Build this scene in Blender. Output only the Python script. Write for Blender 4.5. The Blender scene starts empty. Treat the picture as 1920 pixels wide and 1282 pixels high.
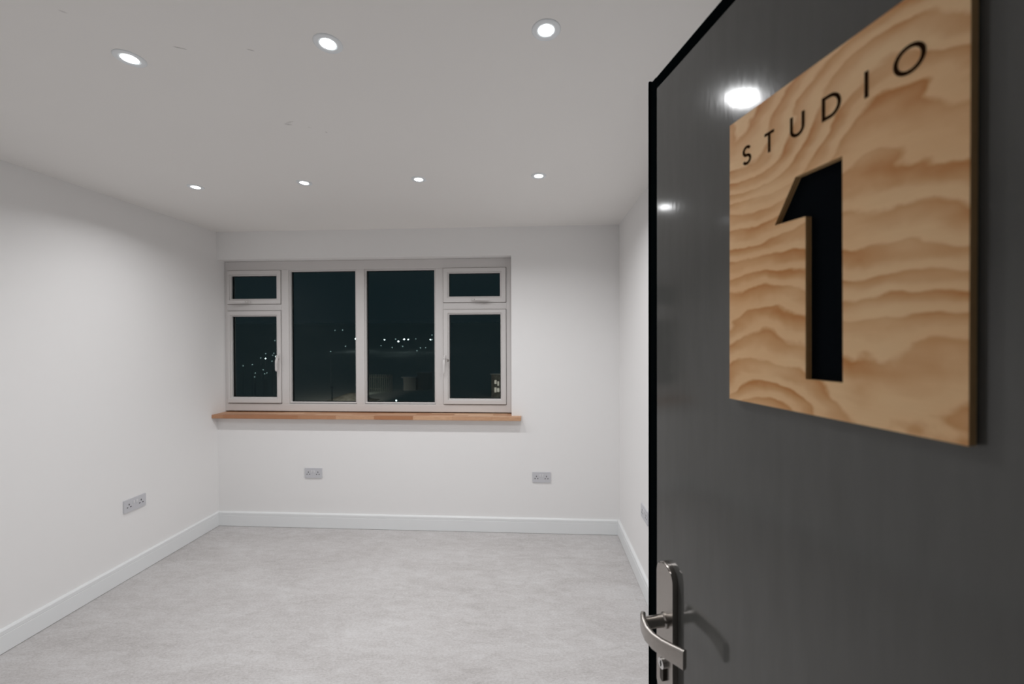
import bpy, bmesh, math, random
from mathutils import Vector, Matrix

# ------------------------------------------------------------------ camera, world, exposure
sc = bpy.context.scene
COL = sc.collection
sc.view_settings.view_transform = 'Standard'
sc.view_settings.look = 'None'
sc.view_settings.exposure = 0.0
sc.view_settings.gamma = 1.0
sc.view_settings.use_curve_mapping = False

EYE = 1.5194
FPX = 750.99
yaw, pitch, roll = 0.055710, -0.007295, -0.002997
fwd = Vector((-math.sin(yaw) * math.cos(pitch), math.cos(yaw) * math.cos(pitch), math.sin(pitch)))
rgt = Vector((math.cos(yaw), math.sin(yaw), 0))
upv = rgt.cross(fwd)
r2 = rgt * math.cos(roll) + upv * math.sin(roll)
u2 = -rgt * math.sin(roll) + upv * math.cos(roll)
cd = bpy.data.cameras.new('camera')
cam = bpy.data.objects.new('camera', cd)
COL.objects.link(cam)
m3 = Matrix((r2, u2, -fwd)).transposed()
cam.matrix_world = Matrix.Translation((0, 0, EYE)) @ m3.to_4x4()
cd.sensor_width = 36.0
cd.sensor_fit = 'HORIZONTAL'
cd.lens = FPX / 1920 * 36
cd.clip_start = 0.02
cd.clip_end = 2000
cd.dof.use_dof = True
cd.dof.focus_distance = 1.35
cd.dof.aperture_fstop = 3.4
sc.camera = cam

w = bpy.data.worlds.new('night_sky')
sc.world = w
w.use_nodes = True
bg = w.node_tree.nodes['Background']
bg.inputs[0].default_value = (0.0060, 0.0125, 0.0150, 1)
bg.inputs[1].default_value = 1.0

LAMP_W = 4.25         # watts of each ceiling downlight
LAMP_C = (0.985, 0.988, 1.0)

# ------------------------------------------------------------------ dimensions (metres)
XL, XR = -2.595, 0.6567          # left / right wall
YB, YF = 3.1411, -0.040          # back wall, front wall (door wall)
H = 2.4
BB = 0.1165                      # skirting height
YW = 3.2265                      # room side of the window frame


# ------------------------------------------------------------------ helpers
def obj(name, me, parent=None, loc=None):
    o = bpy.data.objects.new(name, me)
    COL.objects.link(o)
    if parent:
        o.parent = parent
    if loc:
        o.location = loc
    return o


def from_bm(name, bm, mat, parent=None, smooth=False, loc=None, recalc=True):
    if recalc:
        bmesh.ops.recalc_face_normals(bm, faces=bm.faces)
    me = bpy.data.meshes.new(name)
    bm.to_mesh(me)
    bm.free()
    mats = mat if isinstance(mat, (list, tuple)) else [mat]
    for m in mats:
        me.materials.append(m)
    if smooth:
        for p in me.polygons:
            p.use_smooth = True
    return obj(name, me, parent, loc)


def box(bm, x0, x1, y0, y1, z0, z1, bev=0.0, seg=2):
    vs = [bm.verts.new((x, y, z)) for x in (x0, x1) for y in (y0, y1) for z in (z0, z1)]
    fs = []
    for q in ((0, 1, 3, 2), (4, 6, 7, 5), (0, 4, 5, 1), (2, 3, 7, 6), (0, 2, 6, 4), (1, 5, 7, 3)):
        fs.append(bm.faces.new([vs[i] for i in q]))
    if bev:
        es = list({e for f in fs for e in f.edges})
        bmesh.ops.bevel(bm, geom=es, offset=bev, segments=seg, affect='EDGES', profile=0.5)


def prism(bm, pts, a, b, fn):
    """closed prism of a 2D outline between a and b; fn maps (u, v, w) to a point"""
    A = [bm.verts.new(fn(u, v, a)) for u, v in pts]
    B = [bm.verts.new(fn(u, v, b)) for u, v in pts]
    n = len(pts)
    bm.faces.new(A)
    bm.faces.new(list(reversed(B)))
    for i in range(n):
        j = (i + 1) % n
        bm.faces.new((A[i], B[i], B[j], A[j]))


def lathe(bm, prof, seg=48, cap=True):
    rings = []
    for r, z in prof:
        if r < 1e-6:
            rings.append([bm.verts.new((0, 0, z))])
        else:
            rings.append([bm.verts.new((r * math.cos(2 * math.pi * i / seg), r * math.sin(2 * math.pi * i / seg), z)) for i in range(seg)])
    for a, b in zip(rings, rings[1:]):
        for i in range(seg):
            j = (i + 1) % seg
            if len(a) == 1 and len(b) == 1:
                continue
            if len(a) == 1:
                bm.faces.new((a[0], b[i], b[j]))
            elif len(b) == 1:
                bm.faces.new((a[i], a[j], b[0]))
            else:
                bm.faces.new((a[i], a[j], b[j], b[i]))


def tag(o, label=None, cat=None, group=None, kind=None):
    if label:
        o['label'] = label
    if cat:
        o['category'] = cat
    if group:
        o['group'] = group
    if kind:
        o['kind'] = kind
    return o


def struct(o):
    o['kind'] = 'structure'
    return o


def empty(name, loc=(0, 0, 0), parent=None):
    o = bpy.data.objects.new(name, None)
    o.empty_display_size = 0.05
    COL.objects.link(o)
    o.location = loc
    if parent:
        o.parent = parent
    return o


def copy_tree(o, parent=None):
    c = o.copy()
    COL.objects.link(c)
    c.parent = parent
    for ch in list(o.children):
        copy_tree(ch, c)
    return c


# ------------------------------------------------------------------ materials
def newmat(name):
    m = bpy.data.materials.new(name)
    m.use_nodes = True
    nt = m.node_tree
    return m, nt, nt.nodes['Principled BSDF']


def simple(name, col, rough=0.5, metal=0.0, spec=0.5, noise=0.0, nscale=20, bump=0.0, bscale=200):
    m, nt, b = newmat(name)
    b.inputs['Base Color'].default_value = (*col, 1)
    b.inputs['Roughness'].default_value = rough
    b.inputs['Metallic'].default_value = metal
    b.inputs['Specular IOR Level'].default_value = spec
    tc = nt.nodes.new('ShaderNodeTexCoord')
    if noise:
        n = nt.nodes.new('ShaderNodeTexNoise')
        n.inputs['Scale'].default_value = nscale
        n.inputs['Detail'].default_value = 4
        nt.links.new(tc.outputs['Object'], n.inputs['Vector'])
        r = nt.nodes.new('ShaderNodeValToRGB')
        r.color_ramp.elements[0].color = (*[c * (1 - noise) for c in col], 1)
        r.color_ramp.elements[1].color = (*[min(1, c * (1 + noise)) for c in col], 1)
        r.color_ramp.elements[0].position = .3
        r.color_ramp.elements[1].position = .7
        nt.links.new(n.outputs['Fac'], r.inputs['Fac'])
        nt.links.new(r.outputs['Color'], b.inputs['Base Color'])
    if bump:
        n = nt.nodes.new('ShaderNodeTexNoise')
        n.inputs['Scale'].default_value = bscale
        n.inputs['Detail'].default_value = 3
        nt.links.new(tc.outputs['Object'], n.inputs['Vector'])
        bp = nt.nodes.new('ShaderNodeBump')
        bp.inputs['Strength'].default_value = bump
        bp.inputs['Distance'].default_value = 0.001
        nt.links.new(n.outputs['Fac'], bp.inputs['Height'])
        nt.links.new(bp.outputs['Normal'], b.inputs['Normal'])
    return m


class NT:
    """tiny node-building helper"""
    def __init__(s, nt):
        s.nt = nt

    def n(s, t, **k):
        x = s.nt.nodes.new(t)
        for a, b in k.items():
            setattr(x, a, b)
        return x

    def put(s, sock, v):
        if isinstance(v, bpy.types.NodeSocket):
            s.nt.links.new(v, sock)
        else:
            sock.default_value = v

    def math(s, op, a, b=0.0, c=None, clamp=False):
        x = s.n('ShaderNodeMath', operation=op, use_clamp=clamp)
        s.put(x.inputs[0], a)
        s.put(x.inputs[1], b)
        if c is not None:
            s.put(x.inputs[2], c)
        return x.outputs[0]

    def coords(s, scale=(1, 1, 1), loc=(0, 0, 0), rot=(0, 0, 0)):
        tc = s.n('ShaderNodeTexCoord')
        mp = s.n('ShaderNodeMapping')
        mp.inputs['Scale'].default_value = scale
        mp.inputs['Location'].default_value = loc
        mp.inputs['Rotation'].default_value = rot
        s.nt.links.new(tc.outputs['Object'], mp.inputs['Vector'])
        return mp.outputs['Vector']

    def noise(s, vec, scale, detail=3, rough=0.5, dist=0.0):
        x = s.n('ShaderNodeTexNoise')
        s.put(x.inputs['Vector'], vec)
        x.inputs['Scale'].default_value = scale
        x.inputs['Detail'].default_value = detail
        x.inputs['Roughness'].default_value = rough
        x.inputs['Distortion'].default_value = dist
        return x.outputs['Fac']

    def ramp(s, fac, stops, interp='LINEAR'):
        x = s.n('ShaderNodeValToRGB')
        x.color_ramp.interpolation = interp
        e = x.color_ramp.elements
        while len(e) < len(stops):
            e.new(0.5)
        for i, (p, c) in enumerate(stops):
            e[i].position = p
            e[i].color = (*c, 1) if len(c) == 3 else c
        s.put(x.inputs[0], fac)
        return x.outputs[0]

    def mix(s, fac, a, b, mode='MIX'):
        x = s.n('ShaderNodeMix', data_type='RGBA', blend_type=mode)
        s.put(x.inputs[0], fac)
        s.put(x.inputs[6], a if isinstance(a, bpy.types.NodeSocket) else (*a, 1))
        s.put(x.inputs[7], b if isinstance(b, bpy.types.NodeSocket) else (*b, 1))
        return x.outputs[2]


M_wall = simple('white_wall_paint', (0.905, 0.895, 0.888), 0.75, spec=0.25, bump=0.06, bscale=260)
M_upvc = simple('white_upvc', (0.68, 0.655, 0.643), 0.34, spec=0.45)
M_skirt = simple('white_gloss_skirting', (0.87, 0.885, 0.89), 0.38, spec=0.4)
M_socket = simple('pale_grey_socket_plastic', (0.62, 0.62, 0.65), 0.35)
M_switch = simple('socket_rocker_plastic', (0.72, 0.72, 0.74), 0.3)
M_dark = simple('pin_slot_shade', (0.025, 0.025, 0.03), 0.6)
M_gasket = simple('black_rubber_gasket', (0.0022, 0.0036, 0.0040), 0.9, spec=0.0)
M_metal = simple('satin_nickel', (0.40, 0.375, 0.35), 0.27, metal=1.0, noise=.05, nscale=300)
M_chrome = simple('polished_chrome', (0.7, 0.7, 0.69), 0.12, metal=1.0)
M_bkey = simple('dark_keyway', (0.02, 0.018, 0.015), 0.4)
M_lockbody = simple('dark_brown_lock_body', (0.045, 0.035, 0.028), 0.4, metal=.6)
M_black = simple('matt_black_backing', (0.0040, 0.0055, 0.0075), 0.9, spec=0.02)
M_trim = simple('white_downlight_trim', (0.88, 0.91, 0.93), 0.4)
M_frame = simple('grey_door_frame_paint', (0.10, 0.105, 0.105), 0.4)
M_spacer = simple('black_glazing_spacer', (0.012, 0.014, 0.015), 0.5)


def ceiling_mat():
    m, nt, b = newmat('white_ceiling_paint')
    N = NT(nt)
    b.inputs['Roughness'].default_value = 0.8
    b.inputs['Specular IOR Level'].default_value = 0.2
    tc = N.n('ShaderNodeTexCoord').outputs['Object']
    total = None
    # scuffs: centre x, y, half length, half width, angle, strength
    for cx, cy, L, W, a, s in ((-1.065, 1.157, .020, .0028, .45, .75), (-.859, 1.178, .012, .0028, .5, .6),
                               (-1.003, 1.591, .018, .009, .3, .40), (-.985, 1.575, .022, .006, -.2, .3), (-.880, 1.662, .007, .004, 1.2, .45),
                               (-1.259, 1.011, .010, .005, .8, .35), (-.93, 1.62, .01, .005, .8, .2)):
        mp = N.n('ShaderNodeMapping', vector_type='TEXTURE')
        mp.inputs['Location'].default_value = (cx, cy, 0)
        mp.inputs['Rotation'].default_value = (0, 0, a)
        mp.inputs['Scale'].default_value = (L, W, 1)
        nt.links.new(tc, mp.inputs['Vector'])
        sx = N.n('ShaderNodeSeparateXYZ')
        nt.links.new(mp.outputs[0], sx.inputs[0])
        d = N.math('ADD', N.math('MULTIPLY', sx.outputs[0], sx.outputs[0]), N.math('MULTIPLY', sx.outputs[1], sx.outputs[1]))
        k = N.math('MULTIPLY', N.math('SUBTRACT', 1.0, d, clamp=True), s)
        total = k if total is None else N.math('ADD', total, k)
    nz = N.noise(tc, 160, 3)
    fac = N.math('MULTIPLY', total, N.math('MULTIPLY', nz, 1.5), clamp=True)
    base = N.ramp(N.noise(tc, 1.3, 3), [(.3, (0.915, 0.895, 0.872)), (.7, (0.93, 0.910, 0.886))])
    nt.links.new(N.mix(fac, base, (0.20, 0.18, 0.16)), b.inputs['Base Color'])
    bp = N.n('ShaderNodeBump')
    bp.inputs['Strength'].default_value = 0.05
    bp.inputs['Distance'].default_value = 0.001
    nt.links.new(N.noise(tc, 260, 3), bp.inputs['Height'])
    nt.links.new(bp.outputs[0], b.inputs['Normal'])
    return m


def floor_mat():
    """pale grey stone-effect vinyl: cloudy, grain running side to side, faint tile joints"""
    m, nt, b = newmat('stone_effect_vinyl')
    N = NT(nt)
    big = N.noise(N.coords((0.75, 2.2, 1)), 2.2, 5, .6, .6)
    mid = N.noise(N.coords((1, 2.6, 1), (3, 1, 0)), 11, 6, .65, .8)
    fine = N.noise(N.coords((1, 2.0, 1), (7, 2, 0)), 75, 5, .7)
    v = N.math('ADD', N.math('MULTIPLY', big, .28), N.math('ADD', N.math('MULTIPLY', mid, .30), N.math('MULTIPLY', fine, .47)))
    col = N.ramp(v, [(.36, (0.42, 0.40, 0.39)), (.50, (0.555, 0.535, 0.528)), (.60, (0.635, 0.622, 0.618)), (.74, (0.71, 0.70, 0.70))])
    # pale flecks
    fl = N.noise(N.coords((1, 2.4, 1), (1, 9, 0)), 42, 2, .5, 1.2)
    flm = N.ramp(fl, [(.66, (0, 0, 0)), (.76, (1, 1, 1))])
    col = N.mix(N.math('MULTIPLY', flm, .35), col, (0.70, 0.69, 0.68))
    # dark specks
    dk = N.noise(N.coords((1, 1.8, 1), (5, 4, 0)), 95, 2, .5)
    dm = N.ramp(dk, [(.27, (1, 1, 1)), (.34, (0, 0, 0))])
    col = N.mix(N.math('MULTIPLY', dm, .40), col, (0.25, 0.23, 0.21))
    # tiles
    br = N.n('ShaderNodeTexBrick')
    nt.links.new(N.coords((1, 1, 1), (0.27, 0.11, 0)), br.inputs['Vector'])
    br.inputs['Color1'].default_value = (1, 1, 1, 1)
    br.inputs['Color2'].default_value = (0.955, 0.95, 0.95, 1)
    br.inputs['Mortar'].default_value = (0.86, 0.85, 0.84, 1)
    br.inputs['Scale'].default_value = 1.0
    br.inputs['Mortar Size'].default_value = 0.0008
    br.inputs['Mortar Smooth'].default_value = 0.3
    br.inputs['Brick Width'].default_value = 0.61
    br.inputs['Row Height'].default_value = 0.305
    col = N.mix(0.6, col, br.outputs['Color'], 'MULTIPLY')
    nt.links.new(col, b.inputs['Base Color'])
    b.inputs['Roughness'].default_value = 0.55
    b.inputs['Specular IOR Level'].default_value = 0.3
    bp = N.n('ShaderNodeBump')
    bp.inputs['Strength'].default_value = 0.15
    bp.inputs['Distance'].default_value = 0.001
    nt.links.new(fine, bp.inputs['Height'])
    nt.links.new(bp.outputs[0], b.inputs['Normal'])
    return m


def door_mat():
    m, nt, b = newmat('satin_grey_door_skin')
    N = NT(nt)
    nz = N.noise(N.coords((6, 6, .8)), 9, 4, .6)
    nt.links.new(N.ramp(nz, [(.3, (0.096, 0.096, 0.091)), (.7, (0.106, 0.106, 0.101))]), b.inputs['Base Color'])
    r = N.noise(N.coords((30, 30, 6)), 5, 5, .6)
    rr = N.n('ShaderNodeMapRange')
    N.put(rr.inputs[0], r)
    rr.inputs[3].default_value = 0.07
    rr.inputs[4].default_value = 0.14
    nt.links.new(rr.outputs[0], b.inputs['Roughness'])
    b.inputs['Specular IOR Level'].default_value = 0.5
    bp = N.n('ShaderNodeBump')
    bp.inputs['Strength'].default_value = 0.04
    bp.inputs['Distance'].default_value = 0.001
    nt.links.new(N.noise(N.coords((1, 1, .25)), 160, 4), bp.inputs['Height'])
    nt.links.new(bp.outputs[0], b.inputs['Normal'])
    return m


def ply_face_mat():
    """pine plywood face: wandering bands of dark latewood on honey earlywood; board local x = across, y = up"""
    m, nt, b = newmat('pine_plywood_face')
    N = NT(nt)
    tc = N.n('ShaderNodeTexCoord').outputs['Object']
    sx = N.n('ShaderNodeSeparateXYZ')
    nt.links.new(tc, sx.inputs[0])
    low = N.noise(N.coords((.55, .8, 1), (.37, .12, 0)), 7.0, 1, .4, .15)
    mid = N.noise(N.coords((.55, 1.1, 1), (1.7, .3, 0)), 26, 2, .5, .2)
    tiny = N.noise(N.coords((1, 1, 1), (.7, 5.3, 0)), 90, 2, .5)
    v = N.math('MULTIPLY', sx.outputs[1], 36.0)
    v = N.math('ADD', v, N.math('MULTIPLY', low, 9.5))
    v = N.math('ADD', v, N.math('MULTIPLY', mid, 1.25))
    v = N.math('ADD', v, N.math('MULTIPLY', tiny, .22))
    # uneven ring widths
    fr = N.math('FRACT', v)
    band = N.ramp(fr, [(0.0, (0, 0, 0)), (.25, (.08, .08, .08)), (.50, (.55, .55, .55)), (.72, (.80, .80, .80)), (.86, (1, 1, 1)), (.99, (0, 0, 0))])
    amp = N.ramp(N.noise(N.coords((1, 2.6, 1), (5, 3, 0)), 9, 2), [(.28, (.25, .25, .25)), (.66, (1, 1, 1))])
    fac = N.math('MULTIPLY', band, amp)
    fibre = N.noise(N.coords((1, 24, 1)), 28, 4, .6)
    base = N.ramp(N.noise(N.coords((1, 1.6, 1), (2, 2, 0)), 7, 3), [(.3, (0.93, 0.590, 0.315)), (.7, (0.97, 0.685, 0.400))])
    col = N.mix(fac, base, (0.58, 0.235, 0.065))
    col = N.mix(N.math('MULTIPLY', fibre, .22), col, (0.60, 0.30, 0.12))
    nt.links.new(col, b.inputs['Base Color'])
    b.inputs['Roughness'].default_value = 0.55
    b.inputs['Specular IOR Level'].default_value = 0.12
    return m


def ply_edge_mat():
    m, nt, b = newmat('plywood_edge_layers')
    N = NT(nt)
    tc = N.n('ShaderNodeTexCoord').outputs['Object']
    sx = N.n('ShaderNodeSeparateXYZ')
    nt.links.new(tc, sx.inputs[0])
    v = N.math('FRACT', N.math('MULTIPLY', sx.outputs[2], 1 / 0.0036))
    lay = N.ramp(v, [(0, (0.80, 0.54, 0.27)), (.46, (0.84, 0.58, 0.30)), (.54, (0.42, 0.24, 0.09)), (1, (0.46, 0.27, 0.11))])
    nz = N.noise(N.coords((1, 1, 1)), 120, 3)
    nt.links.new(N.mix(N.math('MULTIPLY', nz, .35), lay, (0.40, 0.23, 0.09)), b.inputs['Base Color'])
    b.inputs['Roughness'].default_value = 0.7
    return m


def sill_mat():
    """finger-jointed oak staves along x"""
    m, nt, b = newmat('stave_oak_worktop')
    N = NT(nt)
    br = N.n('ShaderNodeTexBrick')
    nt.links.new(N.coords((1, 1, 1), (.1, .012, 0)), br.inputs['Vector'])
    br.offset = 0.37
    br.inputs['Color1'].default_value = (0.43, 0.195, 0.095, 1)
    br.inputs['Color2'].default_value = (0.78, 0.52, 0.34, 1)
    br.inputs['Mortar'].default_value = (0.36, 0.18, 0.09, 1)
    br.inputs['Scale'].default_value = 1
    br.inputs['Mortar Size'].default_value = 0.0006
    br.inputs['Brick Width'].default_value = 0.31
    br.inputs['Row Height'].default_value = 0.042
    g = N.noise(N.coords((1.2, 14, 14)), 14, 5, .6, .5)
    col = N.mix(N.math('MULTIPLY', N.ramp(g, [(.35, (0, 0, 0)), (.7, (1, 1, 1))]), .38), br.outputs['Color'], (0.33, 0.15, 0.065))
    nt.links.new(col, b.inputs['Base Color'])
    b.inputs['Roughness'].default_value = 0.45
    b.inputs['Specular IOR Level'].default_value = 0.35
    return m


def glass_mat():
    m = bpy.data.materials.new('window_glass')
    m.use_nodes = True
    nt = m.node_tree
    nt.nodes.clear()
    N = NT(nt)
    out = N.n('ShaderNodeOutputMaterial')
    tr = N.n('ShaderNodeBsdfTransparent')
    tr.inputs[0].default_value = (0.93, 0.96, 0.95, 1)
    gl = N.n('ShaderNodeBsdfGlossy')
    gl.inputs['Roughness'].default_value = 0.0
    fr = N.n('ShaderNodeFresnel')
    fr.inputs[0].default_value = 1.16
    mx = N.n('ShaderNodeMixShader')
    nt.links.new(fr.outputs[0], mx.inputs[0])
    nt.links.new(tr.outputs[0], mx.inputs[1])
    nt.links.new(gl.outputs[0], mx.inputs[2])
    nt.links.new(mx.outputs[0], out.inputs[0])
    return m


def emis(name, col, strength):
    m = bpy.data.materials.new(name)
    m.use_nodes = True
    nt = m.node_tree
    nt.nodes.clear()
    e = nt.nodes.new('ShaderNodeEmission')
    e.inputs[0].default_value = (*col, 1)
    e.inputs[1].default_value = strength
    o = nt.nodes.new('ShaderNodeOutputMaterial')
    nt.links.new(e.outputs[0], o.inputs[0])
    return m


M_ceil = ceiling_mat()
M_floor = floor_mat()
M_door = door_mat()
M_ply = ply_face_mat()
M_plyedge = ply_edge_mat()
M_sill = sill_mat()
M_glass = glass_mat()
M_lens = emis('glowing_lamp_lens', (0.93, 0.98, 1.0), 14.0)
M_char = simple('laser_charred_wood', (0.022, 0.010, 0.004), 0.8, spec=.0)

# ------------------------------------------------------------------ room shell
WT = 0.156
YC = -1.35                                # far side of the corridor behind the door
DX0, DX1, DH = -0.455, 0.470, 2.035       # doorway in the front wall

bm = bmesh.new()
box(bm, XL - .1, XR + .1, YC - .1, YB + WT, -0.12, 0)
struct(from_bm('floor', bm, M_floor))
bm = bmesh.new()
box(bm, XL - .1, XR + .1, YC - .1, YB + WT, H, H + .12)
struct(from_bm('ceiling', bm, M_ceil))
bm = bmesh.new()
box(bm, XL - .1, XL, YC - .1, YB + WT, 0, H)
struct(from_bm('wall_left', bm, M_wall))
bm = bmesh.new()
box(bm, XR, XR + .1, YC - .1, YB + WT, 0, H)
struct(from_bm('wall_right', bm, M_wall))
# back wall with the window opening against the left wall
WX1, WZ0, WZ1 = -0.180, 0.892, 2.176
bm = bmesh.new()
box(bm, XL, XR, YB, YB + WT, 0, WZ0)
box(bm, XL, XR, YB, YB + WT, WZ1, H)
box(bm, WX1, XR, YB, YB + WT, WZ0, WZ1)
struct(from_bm('wall_back', bm, M_wall))
bm = bmesh.new()
box(bm, XL, DX0, YF - .12, YF, 0, H)
box(bm, DX1, XR, YF - .12, YF, 0, H)
box(bm, DX0, DX1, YF - .12, YF, DH, H)
struct(from_bm('wall_front', bm, M_wall))
bm = bmesh.new()
box(bm, XL, XR, YC - .1, YC, 0, H)
struct(from_bm('wall_corridor', bm, M_wall))


def skirting(name, a, b, n):
    """moulded skirting from a to b (2D points on the wall line), n = unit normal into the room"""
    prof = [(0, .0025), (.0165, .0025), (.0165, BB - .030), (.0148, BB - .0285), (.0148, BB - .0265), (.0165, BB - .025),
            (.0165, BB - .007), (.0125, BB - .0015), (.009, BB), (0, BB)]
    bm_ = bmesh.new()
    A = [bm_.verts.new((a[0] + n[0] * u, a[1] + n[1] * u, v)) for u, v in prof]
    B = [bm_.verts.new((b[0] + n[0] * u, b[1] + n[1] * u, v)) for u, v in prof]
    bm_.faces.new(A)
    bm_.faces.new(list(reversed(B)))
    for i in range(len(prof)):
        j = (i + 1) % len(prof)
        bm_.faces.new((A[i], B[i], B[j], A[j]))
    return struct(from_bm(name, bm_, M_skirt))


skirting('baseboard_back', (XL + .0165, YB), (XR - .0165, YB), (0, -1))
skirting('baseboard_left', (XL, YF), (XL, YB), (1, 0))
skirting('baseboard_right', (XR, YF), (XR, YB), (-1, 0))
skirting('baseboard_front', (XL + .0165, YF), (DX0 - .06, YF), (0, 1))

# grey door frame lining the doorway (behind the camera)
bm = bmesh.new()
box(bm, DX0, DX0 + .032, YF - .125, YF + .004, 0, DH, .002)
box(bm, DX1 - .032, DX1, YF - .125, YF + .004, 0, DH, .002)
box(bm, DX0 + .032, DX1 - .032, YF - .125, YF + .004, DH - .032, DH, .002)
struct(from_bm('trim_1', bm, M_frame))

# ------------------------------------------------------------------ window
win = struct(empty('window_1', (0, YW, 0)))
FD = 0.070                                # frame depth
FX0, FX1, FZ0, FZ1 = XL + .001, WX1 - .001, 0.925, WZ1 - .001


def ring(bm_, x0, x1, z0, z1, w_, y0, y1, bev=.003, wt=None, wb=None, wl=None, wr=None):
    """rectangular frame (mitred) of member width w_, between y0 (room side) and y1"""
    wt = w_ if wt is None else wt
    wb = w_ if wb is None else wb
    wl = w_ if wl is None else wl
    wr = w_ if wr is None else wr
    out = [(x0, z0), (x1, z0), (x1, z1), (x0, z1)]
    inn = [(x0 + wl, z0 + wb), (x1 - wr, z0 + wb), (x1 - wr, z1 - wt), (x0 + wl, z1 - wt)]
    inb = inn
    o0 = [bm_.verts.new((a, y0, c)) for a, c in out]
    i0 = [bm_.verts.new((a, y0, c)) for a, c in inn]
    o1 = [bm_.verts.new((a, y1, c)) for a, c in out]
    i1 = [bm_.verts.new((a, y1, c)) for a, c in inb]
    fs = []
    for k in range(4):
        j = (k + 1) % 4
        fs.append(bm_.faces.new((o0[k], o0[j], i0[j], i0[k])))
        fs.append(bm_.faces.new((o1[k], i1[k], i1[j], o1[j])))
        fs.append(bm_.faces.new((o0[k], o1[k], o1[j], o0[j])))
        fs.append(bm_.faces.new((i0[k], i0[j], i1[j], i1[k])))
    if bev:
        es = [e for e in {e for f in fs for e in f.edges}
              if not any((e.verts[0] in (o0[k], i0[k], o1[k], i1[k]) and e.verts[1] in (o0[k], i0[k], o1[k], i1[k]) and
                          {e.verts[0], e.verts[1]} in ({o0[k], i0[k]}, {o1[k], i1[k]})) for k in range(4))]
        bmesh.ops.bevel(bm_, geom=es, offset=bev, segments=2, affect='EDGES', profile=.5)


# openings: side columns left and right, two fixed lights in the middle
OL0, OL1 = -2.569, -2.104                 # left opening column
OR0, OR1 = -0.739, -0.226
OC1 = (-2.041, -1.4665)
OC2 = (-1.397, -0.805)
TZ0, TZ1 = 1.762, 1.816                   # transom between casement and top light
FB, FT = 0.990, 2.098                     # sight lines bottom and top

bm = bmesh.new()
y0, y1 = 0.0, FD
ring(bm, FX0, FX1, FZ0, FZ1, .03, y0, y1, .003, wt=FZ1 - FT, wb=FB - FZ0 - .004, wl=OL0 - FX0, wr=FX1 - OR1)
e = .0
box(bm, OL1, OC1[0], y0, y1, FB - .006, FT + .001, .004)
box(bm, OC1[1], OC2[0], y0, y1, FB - .006, FT + .001, .004)
box(bm, OC2[1], OR0, y0, y1, FB - .006, FT + .001, .004)
box(bm, OL0 - .001, OL1 + .001, y0 + .0005, y1, TZ0, TZ1, .004)
box(bm, OR0 - .001, OR1 + .001, y0 + .0005, y1, TZ0, TZ1, .004)
from_bm('window_frame', bm, M_upvc, win)


def pane(parent, x0, x1, z0, z1, y):
    bm_ = bmesh.new()
    box(bm_, x0 - .006, x1 + .006, y, y + .004, z0 - .006, z1 + .006)
    return from_bm('glass_pane', bm_, M_glass, parent)


def spacer(parent, x0, x1, z0, z1, y):
    bm_ = bmesh.new()
    ring(bm_, x0 - .001, x1 + .001, z0 - .001, z1 + .001, .0045, y, y + .014, 0)
    return from_bm('glazing_spacer', bm_, M_spacer, parent)


for x0, x1 in (OC1, OC2):
    bm = bmesh.new()
    ring(bm, x0 - .001, x1 + .001, FB - .001, FT + .001, .012, .010, .034, .004)
    bead = from_bm('glazing_bead', bm, M_upvc, win)
    spacer(bead, x0 + .011, x1 - .011, FB + .011, FT - .011, .036)
    pane(bead, x0 + .011, x1 - .011, FB + .011, FT - .011, .0325)


def handle(parent, cx, cz, ang):
    """window handle: base plate and cranked lever; local x along the lever"""
    hb = bmesh.new()
    box(hb, -.030, .022, -.008, 0, -.0095, .0095, .004)
    box(hb, -.011, .011, -.024, -.006, -.009, .009, .003)
    h_ = from_bm('window_handle', hb, M_upvc, parent)
    h_.location = (cx, -.013, cz)
    h_.rotation_euler = (0, ang, 0)
    lb = bmesh.new()
    pts = [(-.012, -.024, .0095), (.012, -.026, .0095), (.035, -.034, .0095), (.070, -.036, .0085), (.105, -.035, .0085), (.118, -.033, .006)]
    prev = None
    secs = []
    for x, y, hh in pts:
        t = .0050
        secs.append([lb.verts.new((x, y - t, -hh)), lb.verts.new((x, y - t, hh)), lb.verts.new((x, y + t, hh)), lb.verts.new((x, y + t, -hh))])
    lb.faces.new(secs[0])
    lb.faces.new(list(reversed(secs[-1])))
    for a, b_ in zip(secs, secs[1:]):
        for i in range(4):
            j = (i + 1) % 4
            lb.faces.new((a[i], b_[i], b_[j], a[j]))
    bmesh.ops.bevel(lb, geom=lb.edges[:], offset=.002, segments=2, affect='EDGES')
    from_bm('lever', lb, M_upvc, h_, smooth=False)
    kb = bmesh.new()
    box(kb, -.003, .003, -.0315, -.0275, -.003, .003, .001)
    from_bm('lock_button', kb, M_metal, h_)
    return h_


def sash(x0, x1, z0, z1, gx0, gx1, gz0, gz1, hx, hz, ang):
    sb = bmesh.new()
    ring(sb, x0 + .002, x1 - .002, z0 + .002, z1 - .002, .03, -.012, .058, .0035, wt=z1 - gz1 - .012, wb=gz0 - z0 - .012, wl=gx0 - x0 - .012, wr=x1 - gx1 - .012)
    s_ = from_bm('opening_sash', sb, M_upvc, win)
    bb = bmesh.new()
    ring(bb, gx0 - .011, gx1 + .011, gz0 - .011, gz1 + .011, .011, -.004, .018, .004)
    from_bm('glazing_bead', bb, M_upvc, s_)
    spacer(s_, gx0, gx1, gz0, gz1, .020)
    pane(s_, gx0, gx1, gz0, gz1, .0165)
    handle(s_, hx, hz, ang)
    return s_


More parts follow.
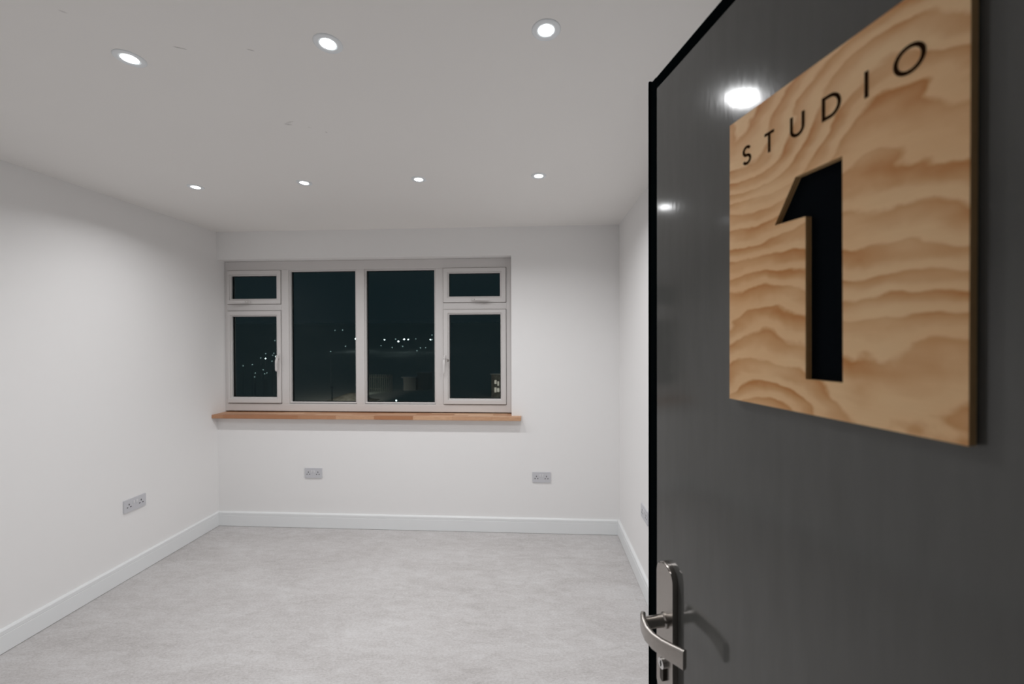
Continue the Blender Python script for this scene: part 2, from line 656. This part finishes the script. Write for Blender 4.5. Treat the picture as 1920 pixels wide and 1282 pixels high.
sash(OL0, OL1, TZ1, FT, -2.539, -2.143, 1.862, 2.053, -2.384, 1.833, math.pi)
sash(OL0, OL1, FB, TZ0, -2.535, -2.145, 1.040, 1.715, -2.119, 1.378, math.pi / 2)
sash(OR0, OR1, TZ1, FT, -0.693, -0.276, 1.866, 2.054, -0.478, 1.838, 0)
h4 = sash(OR0, OR1, FB, TZ0, -0.691, -0.272, 1.036, 1.720, -0.726, 1.362, math.pi / 2)

# key left in the lock of the right-hand casement handle
kb = bmesh.new()
prism(kb, [(0.010 * math.cos(a * math.pi / 8), 0.010 * math.sin(a * math.pi / 8)) for a in range(16)], -.0012, .0012, lambda u, v, w_: (w_ + .0, -.050 + u, v - .010))
box(kb, -.0016, .0016, -.044, -.030, -.0016, .0016)
key = from_bm('window_key', kb, M_metal)
key.location = (-0.726, YW - .013, 1.364)
key.rotation_euler = (0.15, 0.25, .9)
tag(key, 'small metal key left in the lock of the right-hand casement window handle', 'key')
kb = bmesh.new()
box(kb, -.030, .0, -.0012, .0012, -.0012, .0012)
box(kb, -.034, -.026, -.001, .001, -.004, .002)
k2 = from_bm('spare_key', kb, M_metal, key)
k2.location = (-.002, -.052, -.002)

# oak sill board: deep enough to sit under the frame, horn past the opening on the right
bm = bmesh.new()
SY0, SZ1 = 3.078, 0.9165
SZ0 = SZ1 - .0285
pts = [(XL, SY0), (-0.104, SY0), (-0.104, YB), (WX1, YB), (WX1, YW + .05), (XL, YW + .05)]
prism(bm, [(a - XL, b - SY0) for a, b in pts], SZ0, SZ1, lambda u, v, w_: (u, v, w_ - SZ0))
es = [ed for ed in bm.edges if all(abs(v.co.y) < 1e-5 for v in ed.verts)]
bmesh.ops.bevel(bm, geom=es, offset=.002, segments=2, affect='EDGES')
sill = from_bm('window_sill', bm, M_sill, loc=(XL, SY0, SZ0))
tag(sill, 'honey oak stave window sill board running under the wide white window', 'window sill')

# ------------------------------------------------------------------ sockets


def rr(w_, h_, r, n=5):
    pts_ = []
    for cx, cz, a0 in ((w_ / 2 - r, h_ / 2 - r, 0), (-w_ / 2 + r, h_ / 2 - r, 90), (-w_ / 2 + r, -h_ / 2 + r, 180), (w_ / 2 - r, -h_ / 2 + r, 270)):
        for i in range(n + 1):
            a = math.radians(a0 + 90 * i / n)
            pts_.append((cx + r * math.cos(a), cz + r * math.sin(a)))
    return pts_


def make_socket():
    """double socket; local x right, z up, -y out of the wall"""
    t = empty('double_socket')
    b_ = bmesh.new()
    prism(b_, rr(.143, .080, .004), 0, -.0085, lambda u, v, w_: (u, w_, v))
    es_ = [e_ for e_ in b_.edges if all(abs(v.co.y + .0085) < 1e-6 for v in e_.verts)]
    bmesh.ops.bevel(b_, geom=es_, offset=.002, segments=2, affect='EDGES')
    from_bm('faceplate', b_, M_socket, t)
    for s in (-1, 1):
        b_ = bmesh.new()
        cx = s * .0395
        box(b_, cx - .0029, cx + .0029, -.0089, -.0080, .0020, .0125)
        for q in (-.0105, .0105):
            box(b_, cx + q - .0042, cx + q + .0042, -.0089, -.0080, -.0130, -.0072)
        from_bm('socket_outlet', b_, M_dark, t)  # thin dark insets stand in for the shade inside recessed pin holes
        b_ = bmesh.new()
        cx = s * .0095
        box(b_, cx - .0065, cx + .0065, -.0115, -.0080, .004, .022, .0012)
        from_bm('rocker_switch', b_, M_switch, t)
    return t


sock = make_socket()
for i, (loc, rz, lab) in enumerate((
        ((-1.787, YB, .4425), 0, 'grey double socket on the back wall, below the left half of the window'),
        ((0.053, YB, .4375), 0, 'grey double socket on the back wall, right of the window sill end'),
        ((XL, 2.450, .4630), math.pi / 2, 'grey double socket on the left wall above the skirting'),
        ((XR, 2.412, .4780), -math.pi / 2, 'grey double socket on the right wall, half hidden by the open door'))):
    o = sock if i == 0 else copy_tree(sock)
    o.location = loc
    o.rotation_euler = (0, 0, rz)
    tag(o, lab, 'socket', 'grey double wall sockets')

# ------------------------------------------------------------------ ceiling downlights


def make_downlight():
    t = empty('downlight')
    b_ = bmesh.new()
    lathe(b_, [(.0225, .012), (.0225, -.0022), (.028, -.0026), (.037, -.0030), (.0398, -.0026), (.0412, -.0010), (.0412, .001), (.038, .001), (.038, .012), (.0225, .012)])
    from_bm('trim_ring', b_, M_trim, t, smooth=True)
    b_ = bmesh.new()
    lathe(b_, [(0, -.0034), (.010, -.0033), (.016, -.0029), (.0205, -.0023), (.0222, -.0014), (.0222, .006), (0, .006)])
    from_bm('lamp_lens', b_, M_lens, t, smooth=True)
    ld = bpy.data.lights.new('lamp_beam', 'AREA')
    ld.shape = 'DISK'
    ld.size = .040
    ld.spread = math.radians(149)
    ld.energy = LAMP_W
    ld.color = LAMP_C
    lo = bpy.data.objects.new('lamp_beam', ld)
    COL.objects.link(lo)
    lo.parent = t
    lo.location = (0, 0, -.0038)
    return t


dl = make_downlight()
spots = (
    ((-1.2605, 1.190), 'leftmost glowing round downlight in the nearer ceiling row'),
    ((-0.6105, 1.166), 'middle glowing round downlight of the three in the nearer ceiling row'),
    ((0.0359, 1.152), 'rightmost glowing round downlight in the nearer ceiling row, closest to the open door'),
    ((-1.9440, 2.2075), 'far left glowing round downlight in the row near the window'),
    ((-1.2869, 2.186), 'second from left glowing round downlight in the row near the window'),
    ((-0.6332, 2.179), 'third from left glowing round downlight in the row near the window'),
    ((0.0257, 2.1735), 'far right glowing round downlight in the row near the window'),
)
for i, ((x, y), lab) in enumerate(spots):
    o = dl if i == 0 else copy_tree(dl)
    o.location = (x, y, H)
    tag(o, lab, 'ceiling light', 'recessed ceiling downlights')

# ------------------------------------------------------------------ open door (leading edge far, hinge near the camera)
TH = 0.24628
DPX, DPY = 0.21833, 0.77202
DW = 0.835
DT = 2.0
# local frame: x along the door from leading edge to hinge, z up, -y out of the visible face
hinge = Vector((DPX + math.sin(TH) * DW, DPY - math.cos(TH) * DW, 0))
ang = math.atan2(-math.cos(TH), math.sin(TH))          # direction of local +x


def door_frame_of(o):
    o.location = (DPX, DPY, 0)
    o.rotation_euler = (0, 0, ang)


# with +x pointing to the hinge, local -y is rot(-90): (sin ang, -cos ang) = visible side
door = struct(empty('door_1'))
door_frame_of(door)
G = 0.0265
bm = bmesh.new()
box(bm, G - .002, DW - .004, -.0005, .046, .008, DT - G + .002, .0015)
box(bm, .002, DW, .010, .0535, .006, DT - .002, .0015)
leaf = from_bm('door_leaf', bm, M_door, door)
# black weather gasket around the rebate
bm = bmesh.new()
box(bm, 0, G - .002, -.0005, .010, .006, DT - .001, .003)
box(bm, G - .0035, DW, -.0005, .010, DT - G + .0015, DT - .002, .003)
box(bm, -.0020, .0035, -.0025, .004, .006, DT + .003, .0018)
from_bm('door_gasket', bm, M_gasket, door)

# lever handle on a long backplate
HS, HZ = 0.0665, 1.031                 # spindle position


def tube_sections(bm_, secs):
    rings = [[bm_.verts.new(p) for p in s] for s in secs]
    n = len(rings[0])
    bm_.faces.new(rings[0])
    bm_.faces.new(list(reversed(rings[-1])))
    for a, b_ in zip(rings, rings[1:]):
        for i in range(n):
            j = (i + 1) % n
            bm_.faces.new((a[i], b_[i], b_[j], a[j]))


bm = bmesh.new()
pw, zt, zb = .0245, 1.131, .885
out = []
for i in range(19):
    a = math.pi * i / 18
    cc, ss = math.cos(a), math.sin(a)
    out.append((pw * cc, zt - pw * 1.05 + pw * 1.05 * ss))
for i in range(13):
    a = math.pi + math.pi * i / 12
    out.append((pw * math.cos(a), zb + pw + pw * math.sin(a)))
prism(bm, out, 0, -.0105, lambda u, v, w_: (u, w_, v))
es = [ed for ed in bm.edges if all(abs(v.co.y + .0105) < 1e-6 for v in ed.verts)]
bmesh.ops.bevel(bm, geom=es, offset=.0026, segments=3, affect='EDGES')
plate = from_bm('door_handle', bm, M_metal, door)
plate.location = (HS, -.0005, 0)
# neck + lever as one forged piece
bm = bmesh.new()
neck = []
for yy, r in ((-.009, .0125), (-.013, .0125), (-.015, .0100), (-.030, .0095), (-.046, .0100)):
    neck.append([(r * math.cos(2 * math.pi * k / 20), yy, HZ + r * math.sin(2 * math.pi * k / 20)) for k in range(20)])
tube_sections(bm, neck)
path = [(-.013, -.0430, .0000, .0115), (-.007, -.0475, .0000, .0130), (.004, -.0515, -.0010, .0132), (.020, -.0545, -.0025, .0128), (.038, -.0535, -.0015, .0128),
        (.056, -.0490, .0010, .0132), (.074, -.0425, .0045, .0140), (.086, -.0380, .0070, .0146), (.094, -.0352, .0085, .0150)]
secs = []
tt = .0042
for k, (x, y, dz, hh) in enumerate(path):
    a, b_ = path[max(0, k - 1)], path[min(len(path) - 1, k + 1)]
    t = Vector((b_[0] - a[0], b_[1] - a[1])).normalized()
    nx, ny = -t.y, t.x
    s_ = []
    for u, v in rr(2 * tt, 2 * hh, .003, 3):
        s_.append((x + nx * u, y + ny * u, HZ + dz + v))
    secs.append(s_)
tube_sections(bm, secs)
lev = from_bm('lever', bm, M_metal, plate, smooth=True)
md = lev.modifiers.new('edges', 'EDGE_SPLIT')
md.split_angle = math.radians(40)
# euro cylinder lock
bm = bmesh.new()
cz = HZ - .074
cyl = [(.0085 * math.cos(2 * math.pi * k / 24), cz + .0085 * math.sin(2 * math.pi * k / 24)) for k in range(24)]
prism(bm, cyl, -.009, -.0175, lambda u, v, w_: (u, w_, v))
from_bm('lock_cylinder', bm, M_chrome, plate)
bm = bmesh.new()
prism(bm, rr(.0100, .026, .004), -.009, -.0160, lambda u, v, w_: (u, w_, v + cz - .017))
from_bm('cylinder_body', bm, M_lockbody, plate)  # lower slab coloured darker and browner than the chrome barrel
bm = bmesh.new()
box(bm, -.001, .001, -.0180, -.0170, cz - .005, cz + .005)
box(bm, -.0022, .0022, -.0180, -.0170, cz - .0012, cz + .0012)
from_bm('keyway', bm, M_bkey, plate)
# hinges on the far (hinge) edge
for hz in (.25, 1.0, 1.75):
    bm = bmesh.new()
    for k in range(1):
        prism(bm, [(.008 * math.cos(2 * math.pi * q / 16), .008 * math.sin(2 * math.pi * q / 16)) for q in range(16)], hz - .05, hz + .05, lambda u, v, w_: (u + DW + .004, v + .056, w_))
    from_bm('hinge', bm, M_metal, door)

# ------------------------------------------------------------------ plywood sign screwed to the door
S0, S1, SB, ST, STK = 0.2211, 0.4675, 1.4385, 1.8045, 0.0093
sign = empty('door_sign')
sign.location = (DPX, DPY, 0)
sign.rotation_euler = (0, 0, ang)
# bake position to the sign's own centre
sx, sz = (S0 + S1) / 2, (SB + ST) / 2
off = Matrix.Rotation(ang, 4, 'Z') @ Vector((sx, -.0005, sz))
sign.location = (DPX + off.x, DPY + off.y, off.z)
tag(sign, 'tall plywood sign with a cut-out numeral one and STUDIO lettering, on the grey open door', 'sign')
one = [(.3209, 1.6965), (.3725, 1.6965), (.3737, 1.4755), (.3338, 1.4755), (.3333, 1.6497), (.2936, 1.6510)]
outer = [(S0, SB), (S1, SB), (S1, ST), (S0, ST)]
BK = 0.0018
cu = bpy.data.curves.new('board_outline', 'CURVE')
cu.dimensions = '2D'
cu.fill_mode = 'BOTH'
cu.extrude = (STK - BK) / 2
cu.bevel_depth = 0.0
for loop in (outer, one):
    sp = cu.splines.new('POLY')
    sp.points.add(len(loop) - 1)
    for p_, (a, b_) in zip(sp.points, loop):
        p_.co = (a - sx, b_ - sz, 0, 1)
    sp.use_cyclic_u = True
tmp = bpy.data.objects.new('tmp_outline', cu)
COL.objects.link(tmp)
bpy.context.view_layer.update()
me = bpy.data.meshes.new_from_object(tmp.evaluated_get(bpy.context.evaluated_depsgraph_get()))
bpy.data.objects.remove(tmp)
me.materials.clear()
me.materials.append(M_ply)
me.materials.append(M_plyedge)
for p_ in me.polygons:
    p_.use_smooth = False
    p_.material_index = 0 if abs(p_.normal.z) > .5 else 1
board = obj('plywood_board', me, sign)
board.rotation_euler = (math.pi / 2, 0, 0)     # local z -> -y (out of the door)
board.location = (0, -(BK + (STK - BK) / 2), 0)
bm = bmesh.new()
box(bm, S0 - sx + .004, S1 - sx - .004, -BK, 0, SB - sz + .004, ST - sz - .004)
from_bm('backing_panel', bm, M_black, sign)


def stroke(bm_, pts_, wd, closed=False):
    """flat ribbon letter stroke of width wd, mitred at its corners"""
    n = len(pts_)
    L, R_ = [], []
    for i in range(n):
        p0 = Vector(pts_[(i - 1) % n] if closed or i > 0 else pts_[i])
        p1 = Vector(pts_[i])
        p2 = Vector(pts_[(i + 1) % n] if closed or i < n - 1 else pts_[i])
        d1 = (p1 - p0).normalized() if (p1 - p0).length > 0 else (p2 - p1).normalized()
        d2 = (p2 - p1).normalized() if (p2 - p1).length > 0 else d1
        nn = Vector((-(d1 + d2).y, (d1 + d2).x)).normalized()
        c = max(.5, nn.dot(Vector((-d1.y, d1.x))))
        L.append(p1 + nn * wd / 2 / c)
        R_.append(p1 - nn * wd / 2 / c)
    yb, yf = -STK + .0004, -STK - .00025
    vs = [[bm_.verts.new((q.x, y, q.y)) for y in (yf, yb)] for q in L]
    ws = [[bm_.verts.new((q.x, y, q.y)) for y in (yf, yb)] for q in R_]
    rng = range(n) if closed else range(n - 1)
    for i in rng:
        j = (i + 1) % n
        bm_.faces.new((vs[i][0], vs[j][0], ws[j][0], ws[i][0]))
        bm_.faces.new((vs[i][1], ws[i][1], ws[j][1], vs[j][1]))
        bm_.faces.new((vs[i][0], vs[i][1], vs[j][1], vs[j][0]))
        bm_.faces.new((ws[i][0], ws[j][0], ws[j][1], ws[i][1]))
    if not closed:
        for k in (0, n - 1):
            bm_.faces.new((vs[k][0], ws[k][0], ws[k][1], vs[k][1]))


def arc(cx, cz, rx, rz, a0, a1, n):
    return [(cx + rx * math.cos(math.radians(a0 + (a1 - a0) * i / n)), cz + rz * math.sin(math.radians(a0 + (a1 - a0) * i / n))) for i in range(n + 1)]


LH, LW = 0.0242, 0.0034            # cap height, stroke width
hz_ = (LH - LW) / 2
zc = 1.7520 - sz
for ch, s in (('S', .2510), ('T', .2857), ('U', .3230), ('D', .3612), ('I', .3946), ('O', .4283)):
    bm = bmesh.new()
    c = s - sx
    if ch == 'S':
        q = hz_ / 2
        top = arc(c, zc + q, .0052, q, 25, 270, 14)
        bot = arc(c, zc - q, .0056, q, 90, -155, 14)
        stroke(bm, top + bot[1:], LW)
    elif ch == 'T':
        stroke(bm, [(c - .0068, zc + hz_), (c + .0068, zc + hz_)], LW)
        stroke(bm, [(c, zc + hz_ - LW / 2), (c, zc - LH / 2)], LW)
    elif ch == 'U':
        stroke(bm, [(c - .0072, zc + LH / 2)] + arc(c, zc - hz_ + .0072, .0072, .0072, 180, 360, 14) + [(c + .0072, zc + LH / 2)], LW)
    elif ch == 'D':
        stroke(bm, [(c - .0080, zc + hz_), (c - .0080, zc - hz_)] + arc(c - .0015, zc, .0098, hz_, -90, 90, 16), LW, closed=True)
    elif ch == 'I':
        stroke(bm, [(c, zc + LH / 2), (c, zc - LH / 2)], LW)
    else:
        stroke(bm, arc(c, zc, .0102, hz_ + .0002, 0, 348.75, 31), LW, closed=True)
    from_bm('letter', bm, M_char, sign)

# ------------------------------------------------------------------ outside: dark town below the window
GZ = -6.5


def ground_z(y):
    return GZ if y < 120 else GZ + 26 * (1 - math.cos(min(1, (y - 120) / 330) * math.pi)) / 2


M_ground = simple('night_ground', (0.85, 0.85, 0.82), 0.9, noise=.03, nscale=.02)  # pale ground colour stands in for the glow of night haze
bm = bmesh.new()
prev = None
rows = [4.5, 20, 60, 120] + [120 + 330 * i / 16 for i in range(1, 17)] + [600]
for y in rows:
    cur = [bm.verts.new((x, y, ground_z(y) if y <= 450 else GZ + 26)) for x in (-700, -200, -60, 0, 60, 200)]
    if prev:
        for i in range(5):
            bm.faces.new((prev[i], prev[i + 1], cur[i + 1], cur[i]))
    prev = cur
tag(from_bm('hillside', bm, M_ground), kind='structure')

STREET = []
M_str = emis('street_lamp_glow', (0.80, 1.0, 1.0), 9.0)
M_dimstr = emis('faint_lamp_glow', (0.65, 0.95, 0.95), 0.8)
M_pole = simple('street_pole_steel', (0.55, 0.55, 0.55), 0.6)


def make_street(r, mat):
    t = empty('street_lamp')
    b_ = bmesh.new()
    bmesh.ops.create_icosphere(b_, subdivisions=2, radius=r)
    for v in b_.verts:
        v.co.z *= .8
    from_bm('lamp_head', b_, mat, t, smooth=True)
    b_ = bmesh.new()
    prism(b_, [(.02 * math.cos(k), .02 * math.sin(k)) for k in (0, 1.57, 3.14, 4.71)], -6.0, -r * .7, lambda u, v, w_: (u, v, w_))
    from_bm('pole', b_, M_pole, t)
    return t


# direction slopes (x/y, z/y) of the lights; each one stands on a 6 m pole on the hillside
lights = [(-.6665, -.043, 1.25, 1), (-.6954, -.0489, .75, 1), (-.4549, .0019, 1.7, 1), (-.3300, .0002, 1.15, 1), (-.3448, -.0052, 1.15, 1), (-.3193, -.0005, .8, 1),
          (-.4825, -.0171, .7, 0), (-.5218, -.0307, .7, 0), (-.4251, .0005, .7, 1), (-.3807, -.001, .7, 1), (-.2583, .0107, .8, 0), (-.352, .0008, .8, 0),
          (-.2625, -.001, .8, 1), (-.2580, -.0005, .6, 0), (-.361, -.0205, .7, 0), (-.334, -.0175, .8, 0), (-.2880, -.0215, .8, 0), (-.297, -.029, .5, 0),
          (-.3900, -.016, .5, 0), (-.5102, .0235, .6, 0), (-.4900, .0240, .4, 0), (-.300, .0012, .5, 0), (-.275, -.0212, .4, 0),
          (-.7310, -.0650, .7, 0), (-.7080, -.0470, .5, 0), (-.6730, -.0350, .6, 0), (-.6760, -.0400, .5, 0), (-.6540, -.0380, .7, 0), (-.6780, -.0560, .7, 0),
          (-.6660, -.0650, .5, 0), (-.7020, -.0780, .6, 0), (-.6920, -.0860, .5, 0), (-.6980, -.0880, .4, 0), (-.7250, -.0970, .5, 0), (-.6610, -.0120, .4, 0),
          (-.6700, -.0020, .4, 0), (-.6640, .0005, .3, 0), (-.6950, -.0360, .4, 0), (-.7560, -.0680, .4, 0), (-.7230, -.0870, .4, 0)]
BRIGHT_LABELS = {
    (-.6665, -.043): 'brightest white street lamp seen through the left-hand casement, near its handle',
    (-.6954, -.0489): 'smaller white street lamp left of the brightest one in the left-hand casement',
    (-.4549, .0019): 'large white street lamp at the right edge of the left big fixed pane',
    (-.3300, .0002): 'brightest white street lamp in the middle of the row in the right big fixed pane',
    (-.3448, -.0052): 'white street lamp just left of and below the brightest in the right big fixed pane',
    (-.3193, -.0005): 'white street lamp just right of the brightest in the right big fixed pane',
    (-.4251, .0005): 'white street lamp at the far left edge of the right big fixed pane',
    (-.3807, -.001): 'second white street lamp from the left in the right big fixed pane',
    (-.2625, -.001): 'white street lamp at the right end of the row in the right big fixed pane',
}
protoA = make_street(.5, M_str)
protoB = make_street(.5, M_dimstr)
usedA = usedB = False
for dx, dz, size, bright in lights:
    # find where the line of sight meets (ground + 6 m)
    y = 15.0
    while y < 445 and EYE + dz * y > ground_z(y) + 6.0:
        y += .5
    r = max(size, .65) / FPX * y * 1.1
    if bright:
        o = protoA if not usedA else copy_tree(protoA)
        usedA = True
    else:
        o = protoB if not usedB else copy_tree(protoB)
        usedB = True
    o.location = (dx * y, y, ground_z(y) + 6.0)
    for c in o.children:
        if c.name.startswith('lamp_head'):
            c.scale = (r / .5,) * 3
    where = 'the left-hand casement' if dx < -.64 else ('the left big fixed pane' if dx < -.44 else 'the right big fixed pane')
    if bright:
        lab, grp = BRIGHT_LABELS[(dx, dz)], 'bright street lamps of the town'
    else:
        lab, grp = 'faint pale street lamp in the dark town seen through ' + where, 'faint street lamps behind ' + where
    tag(o, lab, 'street lamp', grp)

# low bollard lamp at the foot of the view
bol = empty('bollard_light', (-15.8, 45, GZ))
tag(bol, 'tiny white light at the bottom edge of the right big fixed pane', 'outdoor light')
bm = bmesh.new()
prism(bm, [(.05 * math.cos(q * math.pi / 6), .05 * math.sin(q * math.pi / 6)) for q in range(12)], 0, .98, lambda u, v, w_: (u, v, w_))
from_bm('post', bm, M_pole, bol)
bm = bmesh.new()
prism(bm, [(.055 * math.cos(q * math.pi / 6), .055 * math.sin(q * math.pi / 6)) for q in range(12)], .98, 1.07, lambda u, v, w_: (u, v, w_))
from_bm('lamp_head', bm, M_str, bol)

# floodlit patch: pale gravel mound beyond the yard, seen low through the second pane
M_gravel = simple('pale_gravel', (0.30, 0.29, 0.26), 0.9, noise=.3, nscale=1.5)
bm = bmesh.new()
n1, n2 = 24, 10
grid = []
for i in range(n1 + 1):
    row = []
    for j in range(n2 + 1):
        u, v = i / n1, j / n2
        hgt = 1.15 * math.sin(math.pi * v) ** .8 * (math.sin(math.pi * u) ** 1.2) * (1 + .12 * math.sin(9 * u + 4 * v))
        row.append(bm.verts.new((-27.0 + 6.5 * u, 47 + 6 * v, GZ + hgt - .02)))
    grid.append(row)
for i in range(n1):
    for j in range(n2):
        bm.faces.new((grid[i][j], grid[i + 1][j], grid[i + 1][j + 1], grid[i][j + 1]))
tag(from_bm('gravel_mound', bm, M_gravel, smooth=True), 'pale floodlit mound on the ground outside, low behind the second window pane', 'mound')

# steel palisade fence in the yard
fence = empty('yard_fence', (-25.5, 60, GZ))
tag(fence, 'dim palisade fence outside, low behind the third window pane', 'fence')
M_fence = simple('galvanised_fence', (0.16, 0.17, 0.16), 0.6)
for k in range(14):
    bm = bmesh.new()
    box(bm, k * .29 - .05, k * .29 + .05, 0, .03, .0, 2.7)
    from_bm('pale', bm, M_fence, fence)
bm = bmesh.new()
box(bm, -.1, 3.9, .03, .08, .45, .53)
box(bm, -.1, 3.9, .03, .08, 2.2, 2.28)
from_bm('rail', bm, M_fence, fence)

# low shed; pale roof colour stands in for light on its edge
shed = empty('low_shed', (-20.2, 62, GZ))
tag(shed, 'low flat-roofed shed outside, behind the lower right of the third window pane', 'shed')
M_shed = simple('shed_wall', (0.60, 0.62, 0.60), 0.8)
M_roof = simple('pale_roof_edge', (0.9, 0.9, 0.9), 0.7)
bm = bmesh.new()
box(bm, -.4, 1.6, 0, 3, 0, 2.0)
box(bm, 1.7, 3.4, .5, 3, 0, 2.75)
from_bm('wall', bm, M_shed, shed)
bm = bmesh.new()
box(bm, -.7, 1.6, -.2, 3.2, 2.0, 2.12)
box(bm, 1.6, 3.6, .3, 3.2, 2.75, 2.87)
from_bm('roof', bm, M_roof, shed)

# lit house at the right
house = empty('lit_house', (-5.95, 55, GZ))
tag(house, 'small lit building outside, at the lower right corner of the right-hand casement', 'building')
M_hw = simple('rendered_house_wall', (0.36, 0.35, 0.32), 0.9, noise=.5, nscale=2)
M_hwin = emis('lit_house_window', (1.0, 0.93, 0.80), 0.35)
bm = bmesh.new()
box(bm, 0, 6, 0, 5, 0, 3.16)
from_bm('wall', bm, M_hw, house)
bm = bmesh.new()
box(bm, -.15, 6.15, -.15, 5.15, 3.16, 3.26)
from_bm('roof', bm, M_roof, house)
for x, z, w_, h_ in ((.45, 1.85, .28, .50), (.86, 1.60, .20, .6), (.45, .70, .26, .65), (.80, .75, .32, .5), (2.2, 1.8, .4, .6)):
    bm = bmesh.new()
    box(bm, x, x + w_, -.04, .02, z, z + h_)
    from_bm('window', bm, M_hwin, house)


def flood(name, loc, target, energy, col=(1, .93, .8)):
    """yard floodlight on a pole, aimed at what it lights"""
    t = empty(name, loc)
    b_ = bmesh.new()
    box(b_, -.12, .12, -.08, .08, -.08, .08, .02)
    from_bm('lamp_head', b_, M_pole, t)
    b_ = bmesh.new()
    box(b_, -.04, .04, -.04, .04, GZ - loc[2], -.08)
    from_bm('pole', b_, M_pole, t)
    ld = bpy.data.lights.new('flood_beam', 'SPOT')
    ld.energy = energy
    ld.color = col
    ld.spot_size = math.radians(60)
    ld.spot_blend = .8
    ld.shadow_soft_size = .1
    lo = bpy.data.objects.new('flood_beam', ld)
    COL.objects.link(lo)
    lo.parent = t
    d = Vector(target) - Vector(loc)
    lo.rotation_euler = d.to_track_quat('-Z', 'Y').to_euler()
    lo.location = d.normalized() * .25
    return t


tag(flood('floodlight', (-20.5, 39.5, GZ + 3.2), (-24.2, 49, GZ + .5), 1700), 'dark floodlight on a pole outside near the pale mound', 'floodlight', 'yard floodlights')
tag(flood('floodlight', (-24.6, 54.5, GZ + 1.1), (-24.6, 60, GZ + .8), 110, (.9, 1, .8)), 'dark floodlight on a short pole in front of the palisade fence', 'floodlight', 'yard floodlights')
tag(flood('floodlight', (-2.6, 49.5, GZ + 2.0), (-5.0, 55, GZ + 1.6), 90), 'dark floodlight on a short pole in front of the lit building', 'floodlight', 'yard floodlights')
